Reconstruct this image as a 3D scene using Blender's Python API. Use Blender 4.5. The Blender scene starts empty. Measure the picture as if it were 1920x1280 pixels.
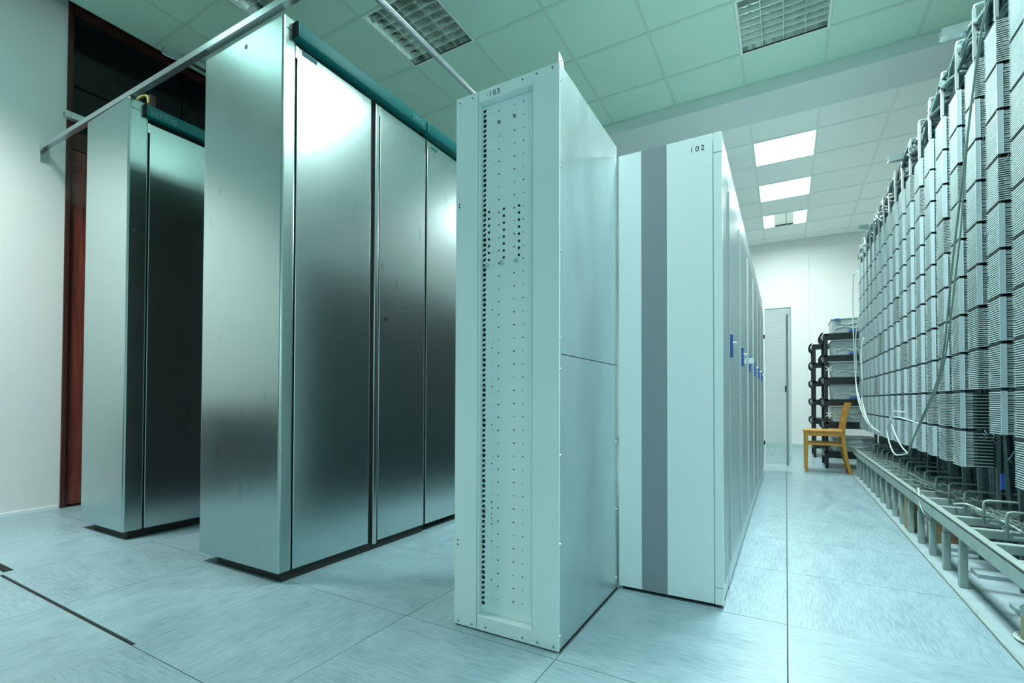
import bpy, math, random
from mathutils import Vector, Matrix
random.seed(7)
SC = bpy.context.scene
COL = SC.collection

# ------------------------------------------------------------------ camera
cam_d = bpy.data.cameras.new('camera'); cam = bpy.data.objects.new('camera', cam_d); COL.objects.link(cam)
cam_d.sensor_width = 36.0; cam_d.sensor_fit = 'HORIZONTAL'
cam_d.lens = 36.0 * 904.9 / 1920.0
cam_d.shift_y = (733.6 - 640.0) / 1920.0
cam_d.clip_start = 0.02; cam_d.clip_end = 60
R_ = Vector((0.86974735, 0.49348916, 0.00282704)); U_ = Vector((0.00575802, -0.01587605, 0.99985739)); F_ = Vector((-0.49346366, 0.86960704, 0.01664967))
cam.matrix_world = Matrix(((R_.x, U_.x, -F_.x, 0), (R_.y, U_.y, -F_.y, 0), (R_.z, U_.z, -F_.z, 0.8), (0, 0, 0, 1)))
SC.camera = cam

# ------------------------------------------------------------------ world and exposure
w = bpy.data.worlds.new('world'); SC.world = w; w.use_nodes = True
w.node_tree.nodes['Background'].inputs[0].default_value = (0.60, 0.95, 0.98, 1)
w.node_tree.nodes['Background'].inputs[1].default_value = 2.7
SC.view_settings.view_transform = 'Standard'
SC.view_settings.look = 'None'
SC.view_settings.exposure = 0.30
SC.view_settings.gamma = 1.0
SC.view_settings.use_curve_mapping = False
try:
    SC.cycles.use_denoising = True
    SC.cycles.max_bounces = 10; SC.cycles.diffuse_bounces = 6; SC.cycles.glossy_bounces = 5
    SC.cycles.sample_clamp_indirect = 6.0
except Exception:
    pass
LIGHT_COL = (0.56, 1.0, 0.93)
LIGHT_POWER = 3.5
def area(x, y, power, col, spread=180, size=.56):
    l = bpy.data.lights.new('lamp_light', 'AREA'); l.shape = 'SQUARE'; l.size = size; l.energy = power; l.color = col; l.spread = math.radians(spread)
    o = bpy.data.objects.new('lamp_light', l); COL.objects.link(o); o.location = (x, y, 3.592); return o
# light of the lit ceiling lamps: x, y, watts, colour, louvre cut-off angle
LAMP_LIGHTS = [(0.0, 6.14, 39, (.84, 1, .98), 160), (0.0, 7.34, 38, (.86, 1, .98), 160), (0.0, 8.54, 27, (.88, 1, .98), 170),
               (0.0, 2.79, 66, (.78, 1, .99), 132), (0.0, 1.59, 30, (.82, 1, 1.0), 150), (-3.6, .39, 40, (.92, 1, .98), 105)]
for a_ in LAMP_LIGHTS: area(*a_)
# added unseen openings let sky light in as fill; portals only guide the sampling
for loc, rot in (((0.5, -3.27, 1.65), (90, 0, 0)), ((2.17, -1.65, 1.65), (90, 0, 90))):
    pl_ = bpy.data.lights.new('fill_portal', 'AREA'); pl_.shape = 'RECTANGLE'; pl_.size = 1.5; pl_.size_y = 1.5
    po = bpy.data.objects.new('fill_portal', pl_); COL.objects.link(po); po.location = loc; po.rotation_euler = [math.radians(q) for q in rot]
    pl_.cycles.is_portal = True

# ------------------------------------------------------------------ materials
def new_mat(name):
    m = bpy.data.materials.new(name); m.use_nodes = True
    return m, m.node_tree, m.node_tree.nodes['Principled BSDF']

def mat(name, col, rough=0.5, metal=0.0, var=0.0, scale=(4, 4, 4), bump=0.0, bscale=(60, 60, 60), rvar=0.0, spec=None, detail=4):
    m, nt, p = new_mat(name)
    p.inputs['Base Color'].default_value = (*col, 1); p.inputs['Roughness'].default_value = rough; p.inputs['Metallic'].default_value = metal
    if spec is not None: p.inputs['Specular IOR Level'].default_value = spec
    tc = nt.nodes.new('ShaderNodeTexCoord')
    def noise(sc, det=detail):
        mp = nt.nodes.new('ShaderNodeMapping'); mp.inputs['Scale'].default_value = sc
        nt.links.new(tc.outputs['Object'], mp.inputs[0])
        n = nt.nodes.new('ShaderNodeTexNoise'); n.inputs['Scale'].default_value = 1.0; n.inputs['Detail'].default_value = det
        nt.links.new(mp.outputs[0], n.inputs['Vector']); return n
    if var or rvar:
        n = noise(scale)
        if var:
            r = nt.nodes.new('ShaderNodeMapRange'); r.inputs[1].default_value = 0.3; r.inputs[2].default_value = 0.7
            r.inputs[3].default_value = 1 - var; r.inputs[4].default_value = 1 + var
            nt.links.new(n.outputs[0], r.inputs[0])
            mx = nt.nodes.new('ShaderNodeVectorMath'); mx.operation = 'SCALE'; mx.inputs[0].default_value = col
            nt.links.new(r.outputs[0], mx.inputs['Scale']); nt.links.new(mx.outputs[0], p.inputs['Base Color'])
        if rvar:
            r = nt.nodes.new('ShaderNodeMapRange'); r.inputs[1].default_value = 0.3; r.inputs[2].default_value = 0.7
            r.inputs[3].default_value = rough - rvar; r.inputs[4].default_value = rough + rvar
            nt.links.new(n.outputs[0], r.inputs[0]); nt.links.new(r.outputs[0], p.inputs['Roughness'])
    if bump:
        n = noise(bscale); b = nt.nodes.new('ShaderNodeBump'); b.inputs['Strength'].default_value = bump; b.inputs['Distance'].default_value = 0.01
        nt.links.new(n.outputs[0], b.inputs['Height']); nt.links.new(b.outputs[0], p.inputs['Normal'])
    return m

def emis(name, col, strength):
    m = bpy.data.materials.new(name); m.use_nodes = True; nt = m.node_tree; nt.nodes.clear()
    e = nt.nodes.new('ShaderNodeEmission'); e.inputs[0].default_value = (*col, 1); e.inputs[1].default_value = strength
    o = nt.nodes.new('ShaderNodeOutputMaterial'); nt.links.new(e.outputs[0], o.inputs[0]); return m

def tile_mat(name, ang, base, lo):
    """linoleum floor tile: short directional streaks; ang rotates the streaks"""
    m, nt, p = new_mat(name)
    tc = nt.nodes.new('ShaderNodeTexCoord')
    def nz(sc, det, rot=0.0):
        mp = nt.nodes.new('ShaderNodeMapping'); mp.inputs['Scale'].default_value = sc
        nt.links.new(tc.outputs['Object'], mp.inputs[0])
        n = nt.nodes.new('ShaderNodeTexNoise'); n.inputs['Scale'].default_value = 1; n.inputs['Detail'].default_value = det; n.inputs['Roughness'].default_value = 0.65
        nt.links.new(mp.outputs[0], n.inputs['Vector']); return n.outputs[0]
    q = (lambda u, v: (v, u, 1)) if ang else (lambda u, v: (u, v, 1))
    a = nz(q(13, 130), 5); b = nz(q(3, 11), 4); c = nz(q(24, 170), 3)
    ad = nt.nodes.new('ShaderNodeMath'); ad.operation = 'ADD'; nt.links.new(a, ad.inputs[0])
    bm_ = nt.nodes.new('ShaderNodeMath'); bm_.operation = 'MULTIPLY_ADD'; bm_.inputs[1].default_value = 0.4; bm_.inputs[2].default_value = 0.3
    nt.links.new(b, bm_.inputs[0]); nt.links.new(bm_.outputs[0], ad.inputs[1])
    r = nt.nodes.new('ShaderNodeMapRange'); r.inputs[1].default_value = 0.82; r.inputs[2].default_value = 1.10; nt.links.new(ad.outputs[0], r.inputs[0])
    mx = nt.nodes.new('ShaderNodeMix'); mx.data_type = 'RGBA'
    mx.inputs[6].default_value = (*lo, 1); mx.inputs[7].default_value = (*base, 1); nt.links.new(r.outputs[0], mx.inputs[0])
    r2 = nt.nodes.new('ShaderNodeMapRange'); r2.inputs[1].default_value = 0.64; r2.inputs[2].default_value = 0.72; nt.links.new(c, r2.inputs[0])
    mx2 = nt.nodes.new('ShaderNodeMix'); mx2.data_type = 'RGBA'; nt.links.new(mx.outputs[2], mx2.inputs[6]); mx2.inputs[7].default_value = (lo[0]*.55, lo[1]*.6, lo[2]*.6, 1)
    nt.links.new(r2.outputs[0], mx2.inputs[0]); nt.links.new(mx2.outputs[2], p.inputs['Base Color'])
    rr = nt.nodes.new('ShaderNodeMapRange'); rr.inputs[1].default_value = 0.3; rr.inputs[2].default_value = 0.7; rr.inputs[3].default_value = 0.28; rr.inputs[4].default_value = 0.42
    nt.links.new(b, rr.inputs[0]); nt.links.new(rr.outputs[0], p.inputs['Roughness'])
    return m

def perforated(name, col, pitch=0.012, hole=0.62, rough=0.4, metal=0.2, axis='XZ', open_=True):
    """sheet metal with a staggered grid of round holes cut through it"""
    m, nt, p = new_mat(name)
    p.inputs['Base Color'].default_value = (*col, 1); p.inputs['Roughness'].default_value = rough; p.inputs['Metallic'].default_value = metal
    tc = nt.nodes.new('ShaderNodeTexCoord'); sx = nt.nodes.new('ShaderNodeSeparateXYZ'); nt.links.new(tc.outputs['Object'], sx.inputs[0])
    h = sx.outputs[{'X': 0, 'Y': 1}[axis[0]]]; v = sx.outputs[2]
    def M(op, a, b=None):
        n = nt.nodes.new('ShaderNodeMath'); n.operation = op
        for i, q in enumerate((a, b)):
            if q is None: continue
            if isinstance(q, (int, float)): n.inputs[i].default_value = q
            else: nt.links.new(q, n.inputs[i])
        return n.outputs[0]
    u = M('DIVIDE', h, pitch); vv = M('DIVIDE', v, pitch * 0.866)
    row = M('FLOOR', vv); off = M('MULTIPLY', M('FLOORED_MODULO', row, 2.0), 0.5)
    fu = M('SUBTRACT', M('FRACT', M('ADD', u, off)), 0.5); fv = M('MULTIPLY', M('SUBTRACT', M('FRACT', vv), 0.5), 0.866)
    d = M('SQRT', M('ADD', M('MULTIPLY', fu, fu), M('MULTIPLY', fv, fv)))
    mask = M('LESS_THAN', d, hole * 0.5)
    if open_:
        al = M('SUBTRACT', 1.0, mask); nt.links.new(al, p.inputs['Alpha'])
    else:
        mx = nt.nodes.new('ShaderNodeMix'); mx.data_type = 'RGBA'; nt.links.new(mask, mx.inputs[0])
        mx.inputs[6].default_value = (*col, 1); mx.inputs[7].default_value = (0.03, 0.05, 0.05, 1); nt.links.new(mx.outputs[2], p.inputs['Base Color'])
    return m

def steel_mat(name, col, rough, smudge=0.06):
    m, nt, p = new_mat(name)
    p.inputs['Metallic'].default_value = 1.0
    tc = nt.nodes.new('ShaderNodeTexCoord')
    def nz(sc, det=4, rg=0.6):
        mp = nt.nodes.new('ShaderNodeMapping'); mp.inputs['Scale'].default_value = sc; nt.links.new(tc.outputs['Object'], mp.inputs[0])
        n = nt.nodes.new('ShaderNodeTexNoise'); n.inputs['Scale'].default_value = 1; n.inputs['Detail'].default_value = det; n.inputs['Roughness'].default_value = rg
        nt.links.new(mp.outputs[0], n.inputs['Vector']); return n.outputs[0]
    fine = nz((700, 700, 3)); blot = nz((4, 4, 4), 4, 0.55); spots = nz((20, 20, 8), 4, 0.55)
    r = nt.nodes.new('ShaderNodeMapRange'); r.inputs[1].default_value = 0.35; r.inputs[2].default_value = 0.7; r.inputs[3].default_value = rough; r.inputs[4].default_value = rough + smudge * .5
    nt.links.new(blot, r.inputs[0]); nt.links.new(r.outputs[0], p.inputs['Roughness'])
    r3 = nt.nodes.new('ShaderNodeMapRange'); r3.inputs[1].default_value = 0.64; r3.inputs[2].default_value = 0.74; r3.inputs[3].default_value = 1.0; r3.inputs[4].default_value = 0.80
    nt.links.new(spots, r3.inputs[0])
    vm = nt.nodes.new('ShaderNodeVectorMath'); vm.operation = 'SCALE'; vm.inputs[0].default_value = col; nt.links.new(r3.outputs[0], vm.inputs['Scale'])
    nt.links.new(vm.outputs[0], p.inputs['Base Color'])
    b = nt.nodes.new('ShaderNodeBump'); b.inputs['Strength'].default_value = 0.05; b.inputs['Distance'].default_value = 0.002
    nt.links.new(fine, b.inputs['Height']); nt.links.new(b.outputs[0], p.inputs['Normal'])
    return m

M = dict(
    wall=mat('wall_paint', (0.84, 0.85, 0.83), 0.65, var=0.02, scale=(1.5, 1.5, 1.5), bump=0.05, bscale=(30, 30, 30)),
    soffit=mat('soffit_paint', (0.62, 0.72, 0.70), 0.6),
    ceil=mat('ceiling_tile_shaded', (0.53, 0.76, 0.64), 0.8, var=0.02, scale=(2, 2, 2)),  # weaker bounce light on the near ceiling put into a darker, greener colour
    ceil_far=mat('ceiling_tile_lit', (0.86, 0.92, 0.88), 0.8, var=0.02, scale=(2, 2, 2)),  # paler copy, stronger light beyond the beam put into the colour
    tbar_far=mat('ceiling_bar_lit', (0.74, 0.82, 0.78), 0.5),  # bars paler with the far tiles, brighter light put into colour
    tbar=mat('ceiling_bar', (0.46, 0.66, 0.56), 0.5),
    steel=steel_mat('brushed_steel', (0.60, 0.68, 0.68), 0.23, 0.03),
    steel_end=steel_mat('worn_steel', (0.48, 0.58, 0.57), 0.25, 0.05),
    dark=mat('black_plinth', (0.012, 0.014, 0.014), 0.6),
    gap=mat('dark_gap', (0.006, 0.008, 0.008), 0.9),
    teal=mat('teal_plastic', (0.010, 0.17, 0.17), 0.32, spec=0.35),
    tealtext=mat('pale_teal_ink', (0.16, 0.38, 0.40), 0.4),
    paint=mat('grey_white_paint', (0.76, 0.88, 0.88), 0.42, var=0.02, scale=(3, 3, 3)),
    paint2=mat('cabinet_white', (0.84, 0.92, 0.93), 0.38, var=0.015, scale=(3, 3, 3)),
    stripe=mat('grey_stripe', (0.27, 0.31, 0.34), 0.45),
    galv=mat('galvanised_sheet', (0.60, 0.72, 0.74), 0.36, 0.75, var=0.05, scale=(9, 9, 3), rvar=0.05),
    ink=mat('black_ink', (0.02, 0.03, 0.03), 0.5),
    hole=mat('hole_dark', (0.01, 0.015, 0.015), 0.9),
    screw=mat('screw_zinc', (0.75, 0.8, 0.8), 0.25, 1.0),
    zinc=mat('zinc_strut', (0.62, 0.66, 0.68), 0.27, 0.9, var=0.06, scale=(12, 12, 12)),
    door=mat('door_wood', (0.20, 0.05, 0.035), 0.2, var=0.3, scale=(30, 30, 2.5), bump=0.25, bscale=(3, 3, 38), rvar=0.06),
    doorframe=mat('door_frame_wood', (0.075, 0.026, 0.02), 0.22, var=0.2, scale=(20, 20, 2)),
    glassdark=mat('transom_glass', (0.008, 0.012, 0.012), 0.12),
    mirror=mat('louvre_aluminium', (0.72, 0.80, 0.76), 0.22, 0.9),
    tube=mat('lamp_tube_off', (0.7, 0.8, 0.78), 0.3),
    lampframe=mat('lamp_frame', (0.78, 0.86, 0.84), 0.4),
    lit=emis('lit_diffuser', LIGHT_COL, LIGHT_POWER),
    slat=mat('terminal_plastic', (0.58, 0.68, 0.68), 0.45),
    core=mat('terminal_core', (0.03, 0.055, 0.055), 0.6),
    strip=mat('marking_plastic', (0.50, 0.62, 0.66), 0.35),
    pin=mat('pin_metal', (0.42, 0.52, 0.50), 0.4, 0.3),
    wire=mat('jumper_wire', (0.30, 0.38, 0.55), 0.5),
    wireb=mat('bundled_cable', (0.055, 0.10, 0.10), 0.5, var=0.4, scale=(60, 60, 60)),
    bundle=mat('grey_cable_bundle', (0.085, 0.15, 0.15), 0.5, var=0.35, scale=(40, 40, 40)),
    upright=mat('dark_upright', (0.09, 0.13, 0.13), 0.45),
    frame=mat('frame_paint', (0.30, 0.38, 0.355), 0.45, var=0.12, scale=(14, 14, 14)),
    post=mat('post_zinc', (0.66, 0.74, 0.74), 0.35, 0.5),
    cablew=mat('white_cable', (0.62, 0.72, 0.70), 0.5),
    cableg=mat('grey_cable', (0.20, 0.27, 0.24), 0.5),
    wood=mat('raw_wood', (0.34, 0.24, 0.12), 0.6, var=0.25, scale=(6, 40, 40)),
    chair=mat('chair_wood', (0.55, 0.26, 0.045), 0.35, var=0.15, scale=(30, 30, 5)),
    black=mat('rack_black', (0.010, 0.014, 0.016), 0.4),
    bin=mat('bin_plastic', (0.42, 0.50, 0.52), 0.3, var=0.25, scale=(6, 6, 30)),
    bintop=mat('white_bin_label', (0.7, 0.78, 0.78), 0.4),
    blue=mat('blue_plastic', (0.035, 0.09, 0.36), 0.35),
    bluetag=mat('blue_tag', (0.05, 0.14, 0.5), 0.4),
    green=mat('green_tag', (0.03, 0.30, 0.14), 0.4),
    purple=mat('purple_tag', (0.22, 0.18, 0.42), 0.4),
    tileY=tile_mat('floor_tile_lengthwise', math.pi / 2, (0.29, 0.41, 0.45), (0.185, 0.285, 0.32)),
    tileX=tile_mat('floor_tile_crosswise', 0.0, (0.29, 0.41, 0.45), (0.185, 0.285, 0.32)),
    slab=mat('subfloor', (0.30, 0.39, 0.42), 0.6, var=0.1, scale=(2, 14, 2)),
    subdark=mat('subfloor_dark', (0.01, 0.012, 0.012), 0.9),
    mesh_door=perforated('perforated_sheet', (0.60, 0.68, 0.68), 0.022, 0.66, axis='XZ'),
    perf_side=perforated('perforated_panel', (0.56, 0.66, 0.68), 0.009, 0.5, axis='YZ', open_=False, metal=0.1),
    door_side=mat('cabinet_door_paint', (0.50, 0.58, 0.60), 0.35, 0.15),
    backp=mat('aisle_shade_dark', (0.025, 0.04, 0.045), 0.55),  # shade of the rear aisle put into the colour, for the steel's reflections
    brown=mat('dark_brown_laminate', (0.02, 0.016, 0.014), 0.4),
    reelw=mat('reel_card', (0.52, 0.46, 0.26), 0.6, var=0.15, scale=(9, 9, 9)),
)

# ------------------------------------------------------------------ mesh helpers
class MB:
    def __init__(s): s.v = []; s.f = []; s.mi = []
    def poly(s, vs, fs, mi=0):
        o = len(s.v); s.v += [tuple(q) for q in vs]; s.f += [tuple(i + o for i in f) for f in fs]; s.mi += [mi] * len(fs); return s
    def box(s, x0, x1, y0, y1, z0, z1, mi=0):
        return s.poly([(x0, y0, z0), (x1, y0, z0), (x1, y1, z0), (x0, y1, z0), (x0, y0, z1), (x1, y0, z1), (x1, y1, z1), (x0, y1, z1)],
                      [(0, 3, 2, 1), (4, 5, 6, 7), (0, 1, 5, 4), (1, 2, 6, 5), (2, 3, 7, 6), (3, 0, 4, 7)], mi)
    def cyl(s, a, b, r, n=12, mi=0, r2=None):
        a = Vector(a); b = Vector(b); d = (b - a).normalized(); r2 = r if r2 is None else r2
        t = Vector((0, 0, 1)) if abs(d.z) < .9 else Vector((1, 0, 0)); u = d.cross(t).normalized(); v = d.cross(u)
        vs = []
        for c, rr in ((a, r), (b, r2)):
            for i in range(n): an = 2 * math.pi * i / n; vs.append(c + u * math.cos(an) * rr + v * math.sin(an) * rr)
        fs = [(i, (i + 1) % n, n + (i + 1) % n, n + i) for i in range(n)] + [tuple(range(n))[::-1], tuple(range(n, 2 * n))]
        return s.poly(vs, fs, mi)
    def tube(s, pts, r, n=6, mi=0):
        pts = [Vector(p) for p in pts]; rings = []; vs = []; pu = None
        for i, p in enumerate(pts):
            d = (pts[min(i + 1, len(pts) - 1)] - pts[max(i - 1, 0)]).normalized()
            if pu is None:
                t = Vector((0, 0, 1)) if abs(d.z) < .9 else Vector((1, 0, 0)); u = d.cross(t).normalized()
            else:
                u = (pu - d * pu.dot(d)).normalized()
            pu = u; v = d.cross(u)
            for k in range(n): an = 2 * math.pi * k / n; vs.append(p + u * math.cos(an) * r + v * math.sin(an) * r)
        fs = []
        for i in range(len(pts) - 1):
            for k in range(n): fs.append((i * n + k, i * n + (k + 1) % n, (i + 1) * n + (k + 1) % n, (i + 1) * n + k))
        fs += [tuple(range(n))[::-1], tuple(range((len(pts) - 1) * n, len(pts) * n))]
        return s.poly(vs, fs, mi)
    def dome(s, c, ax, r, h, n=10):
        """screw head: short cone frustum along axis vector"""
        c = Vector(c); ax = Vector(ax); return s.cyl(c - ax * 0.001, c + ax * h, r, n, 0, r * 0.6)
    def prism(s, prof, y0, y1, axis='Y', mi=0):
        n = len(prof)
        def P(a, b, t): return {'Y': (a, t, b), 'X': (t, a, b), 'Z': (a, b, t)}[axis]
        vs = [P(a, b, y0) for a, b in prof] + [P(a, b, y1) for a, b in prof]
        return s.poly(vs, [(i, (i + 1) % n, n + (i + 1) % n, n + i) for i in range(n)] + [tuple(range(n))[::-1], tuple(range(n, 2 * n))], mi)
    def build(s, name, m, parent=None, bevel=0, smooth=False, loc=None):
        me = bpy.data.meshes.new(name); me.from_pydata(s.v, [], s.f); me.update()
        import bmesh
        bm = bmesh.new(); bm.from_mesh(me); bmesh.ops.recalc_face_normals(bm, faces=bm.faces); bm.to_mesh(me); bm.free()
        ms = m if isinstance(m, (list, tuple)) else [m]
        for q in ms: me.materials.append(q)
        if len(ms) > 1:
            for p, i in zip(me.polygons, s.mi): p.material_index = i
        if smooth:
            for p in me.polygons: p.use_smooth = True
        o = bpy.data.objects.new(name, me); COL.objects.link(o)
        if parent: o.parent = parent
        if loc: o.location = loc
        if bevel:
            b = o.modifiers.new('bevel', 'BEVEL'); b.width = bevel; b.segments = 3; b.limit_method = 'ANGLE'; b.harden_normals = False
        return o

def bx(*a): return MB().box(*a)
def tag(o, label=None, cat=None, group=None, kind=None):
    if label: o['label'] = label
    if cat: o['category'] = cat
    if group: o['group'] = group
    if kind: o['kind'] = kind
    return o
def empty(name, loc, label, cat, group=None):
    o = bpy.data.objects.new(name, None); o.empty_display_size = 0.1; COL.objects.link(o); o.location = loc
    tag(o, label, cat, group); return o
def part(name, mb, m, parent, bevel=0, smooth=False):
    """mesh given in world coordinates, re-based onto its parent"""
    L = Vector((0, 0, 0)); q = parent
    while q is not None: L += q.location; q = q.parent
    mb.v = [tuple(Vector(v) - L) for v in mb.v]
    return mb.build(name, m, parent, bevel, smooth)
def struct(name, mb, m, parent=None, bevel=0):
    o = part(name, mb, m, parent, bevel) if parent else mb.build(name, m, None, bevel)
    if not parent: o['kind'] = 'structure'
    return o
def copy_tree(o, parent=None):
    c = o.copy(); COL.objects.link(c)
    if parent: c.parent = parent
    for ch in list(o.children): copy_tree(ch, c)
    return c
def text(name, s, size, m, parent, origin, xdir, zdir, ext=0.0006, sx=1.0, spacing=1.0):
    """raised lettering lying in the plane spanned by xdir and zdir"""
    cu = bpy.data.curves.new(name, 'FONT'); cu.body = s; cu.size = size; cu.extrude = ext; cu.space_character = spacing
    tmp = bpy.data.objects.new(name, cu); COL.objects.link(tmp)
    bpy.context.view_layer.update()
    me = bpy.data.meshes.new_from_object(tmp.evaluated_get(bpy.context.evaluated_depsgraph_get()))
    COL.objects.unlink(tmp); bpy.data.objects.remove(tmp)
    X = Vector(xdir); Z = Vector(zdir); N = X.cross(Z)
    L = Vector((0, 0, 0)); q = parent
    while q is not None: L += q.location; q = q.parent
    for v in me.vertices: v.co = Vector(origin) + X * v.co.x * sx + Z * v.co.y + N * v.co.z - L
    me.materials.clear(); me.materials.append(m); me.update()
    o = bpy.data.objects.new(name, me); COL.objects.link(o); o.parent = parent; return o
def smoothpts(pts, k=6):
    P = [Vector(p) for p in pts]; out = []
    for i in range(len(P) - 1):
        p0 = P[max(i - 1, 0)]; p1 = P[i]; p2 = P[i + 1]; p3 = P[min(i + 2, len(P) - 1)]
        for j in range(k):
            t = j / k
            out.append(0.5 * ((2 * p1) + (p2 - p0) * t + (2 * p0 - 5 * p1 + 4 * p2 - p3) * t * t + (3 * p1 - p0 - 3 * p2 + p3) * t ** 3))
    out.append(P[-1]); return out

ZC = 3.6
XL, XR, YB, YF = -4.6, 2.1, -3.2, 9.75

# ------------------------------------------------------------------ room shell
# floor: separate square tiles with thin open joints over a dark void
xs = [-4.6, -4.32, -3.705, -3.09, -2.455, -1.848, -1.225, -0.622, 0.0, 0.612]
ys = [-3.2, -2.87, -2.26, -1.65, -1.04, -0.44, 0.165, 0.765, 1.372, 1.995, 2.6, 3.2, 3.8, 4.4, 4.975, 5.6, 6.2, 6.8, 7.4, 8.0, 8.6, 9.2, 9.75]
fl = MB()
streakX = {(-3.09, 0.765), (-0.622, 1.372), (0.0, 1.372), (-1.225, 0.765), (-1.848, 1.372), (-0.622, 0.765), (0.0, 0.765), (-4.32, 0.765), (-3.705, 0.165)}
for i in range(len(xs) - 1):
    for j in range(len(ys) - 1):
        x0, x1, y0, y1 = xs[i], xs[i + 1], ys[j], ys[j + 1]
        g = 0.0013
        gx0 = gx1 = gy0 = gy1 = g
        if abs(y0 - 0.765) < .01 and x0 in (-3.09, -2.455): gy0 = 0.0125
        if abs(x0) < .01: gx0 = 0.0022
        if abs(x0 + 1.848) < .01: gx0 = 0.0003
        if abs(x1 + 1.848) < .01: gx1 = 0.0003
        if abs(y0 - 1.995) < .01 and x0 > -.1: gy0 = 0.0003
        if abs(y1 - 1.995) < .01 and x0 > -.1: gy1 = 0.0003
        mi = 1 if ((x0, y0) in streakX or (y0 < .2 and (i + j) % 2)) else 0
        fl.box(x0 + gx0, x1 - gx1, y0 + gy0, y1 - gy1, -0.03, 0.0, mi)
fl.box(0.6155, XR, YB, YF, -0.03, -0.001, 2)
floor_o = struct('floor', fl, [M['tileY'], M['tileX'], M['slab']])
struct('floor_void', bx(XL, XR, YB, YF, -0.028, -0.005), M['subdark'], floor_o)
# little cut-out in the raised floor beside the left edge of the view
struct('floor_cutout', bx(-3.55, -3.13, 0.788, 0.822, 0.0, 0.0015), M['gap'], floor_o)

struct('wall_left', MB().box(XL - 0.12, XL, YB, 1.44, 0, 4.0).box(XL - 0.12, XL, 3.1, YF, 0, 4.0).box(XL - .12, XL, 1.44, 3.1, 3.78, 4.0), M['wall'])
struct('wall_far', MB().box(XL - .12, 0.356, YF, YF + .12, 0, 4.0).box(0.356, XR + .12, YF + .02, YF + .14, 0, 4.0), M['wall'])
struct('wall_right', MB().box(XR, XR + .12, YB, YF, 0, .9).box(XR, XR + .12, YB, YF, 2.4, 4.0).box(XR, XR + .12, YB, -2.4, .9, 2.4).box(XR, XR + .12, -.9, YF, .9, 2.4), M['wall'])
wb = MB().box(XL - .12, XR + .12, YB - .12, YB, 0, .9).box(XL - .12, XR + .12, YB - .12, YB, 2.4, 4.0)
for a_, b_ in ((XL - .12, -.25), (1.25, XR + .12)): wb.box(a_, b_, YB - .12, YB, .9, 2.4)
struct('wall_behind', wb, M['wall'])
wf = MB()
for q in (-.735, 0, .735): wf.box(.5 + q - .02, .5 + q + .02, YB - .09, YB - .04, .9, 2.4)
for q in (.925, 1.9, 2.375): wf.box(-.25, 1.25, YB - .09, YB - .04, q - .02, q + .02)
struct('fill_window_1', wf, M['doorframe'])  # added opening out of view, lets in frontal fill light
wf = MB()
for q in (-.735, 0, .735): wf.box(XR + .04, XR + .09, -1.65 + q - .02, -1.65 + q + .02, .9, 2.4)
for q in (.925, 1.9, 2.375): wf.box(XR + .04, XR + .09, -2.4, -.9, q - .02, q + .02)
struct('fill_window_2', wf, M['doorframe'])  # second added opening, unseen, brightens the left wall from the side
struct('baseboard_far', bx(XL, XR, YF - 0.012, YF, 0, 0.045), M['tbar'])
struct('baseboard_left', bx(XL, XL + 0.008, YB, 1.43, 0, 0.022), M['paint2'])

# ceiling: tiles set in a grid of bars, leaving square openings for the lamps
XG = [-4.36, -3.9, -3.3, -2.7, -2.1, -1.5, -0.9, -0.3, 0.3, 0.9, 1.5, 2.1]
YG1 = [-3.2, -2.91, -2.31, -1.71, -1.11, -0.51, 0.09, 0.69, 1.29, 1.89, 2.49, 3.09, 3.68, 4.28, 4.73]
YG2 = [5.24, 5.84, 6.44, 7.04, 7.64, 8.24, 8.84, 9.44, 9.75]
LAMPS_ON = [(0.0, 6.14), (0.0, 7.34), (0.0, 2.79), (0.0, 1.59), (-3.6, 0.39)]
LAMP_HALF = [(0.0, 8.54)]
LAMPS_OFF = [(0.0, 3.98), (-2.4, 2.79)]
def is_lamp(cx, cy): return any(abs(cx - a) < .2 and abs(cy - b) < .2 for a, b in LAMPS_ON + LAMP_HALF + LAMPS_OFF)
ce = MB(); tb = MB()
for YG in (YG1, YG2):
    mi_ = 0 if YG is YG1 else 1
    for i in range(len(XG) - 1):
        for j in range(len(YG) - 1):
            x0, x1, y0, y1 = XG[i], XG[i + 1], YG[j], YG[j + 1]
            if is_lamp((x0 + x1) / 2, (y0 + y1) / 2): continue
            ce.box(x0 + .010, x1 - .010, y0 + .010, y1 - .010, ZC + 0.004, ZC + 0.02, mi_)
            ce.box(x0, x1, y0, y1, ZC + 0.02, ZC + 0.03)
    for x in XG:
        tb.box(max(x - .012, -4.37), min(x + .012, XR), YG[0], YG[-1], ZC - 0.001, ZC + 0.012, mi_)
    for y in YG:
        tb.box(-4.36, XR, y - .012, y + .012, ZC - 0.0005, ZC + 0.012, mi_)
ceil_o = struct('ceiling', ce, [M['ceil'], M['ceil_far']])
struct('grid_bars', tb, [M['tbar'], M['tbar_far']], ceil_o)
struct('cove_slab', bx(XL, -4.3, YB, YF, 3.95, 4.0), M['ceil'], ceil_o)
struct('void_behind_door', bx(XL - .30, XL - .125, 1.40, 3.14, -.03, 4.0).box(XL - .125, XL - .02, 1.476, 3.05, -.03, -.001), M['gap'], None) if False else None
struct('slab_above', bx(-4.5, XR, YB, YF, 3.98, 4.05), M['dark'], ceil_o)
struct('trim_1', bx(-4.36, XR, 4.742, 5.228, 3.50, 3.75), M['soffit'])

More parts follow.
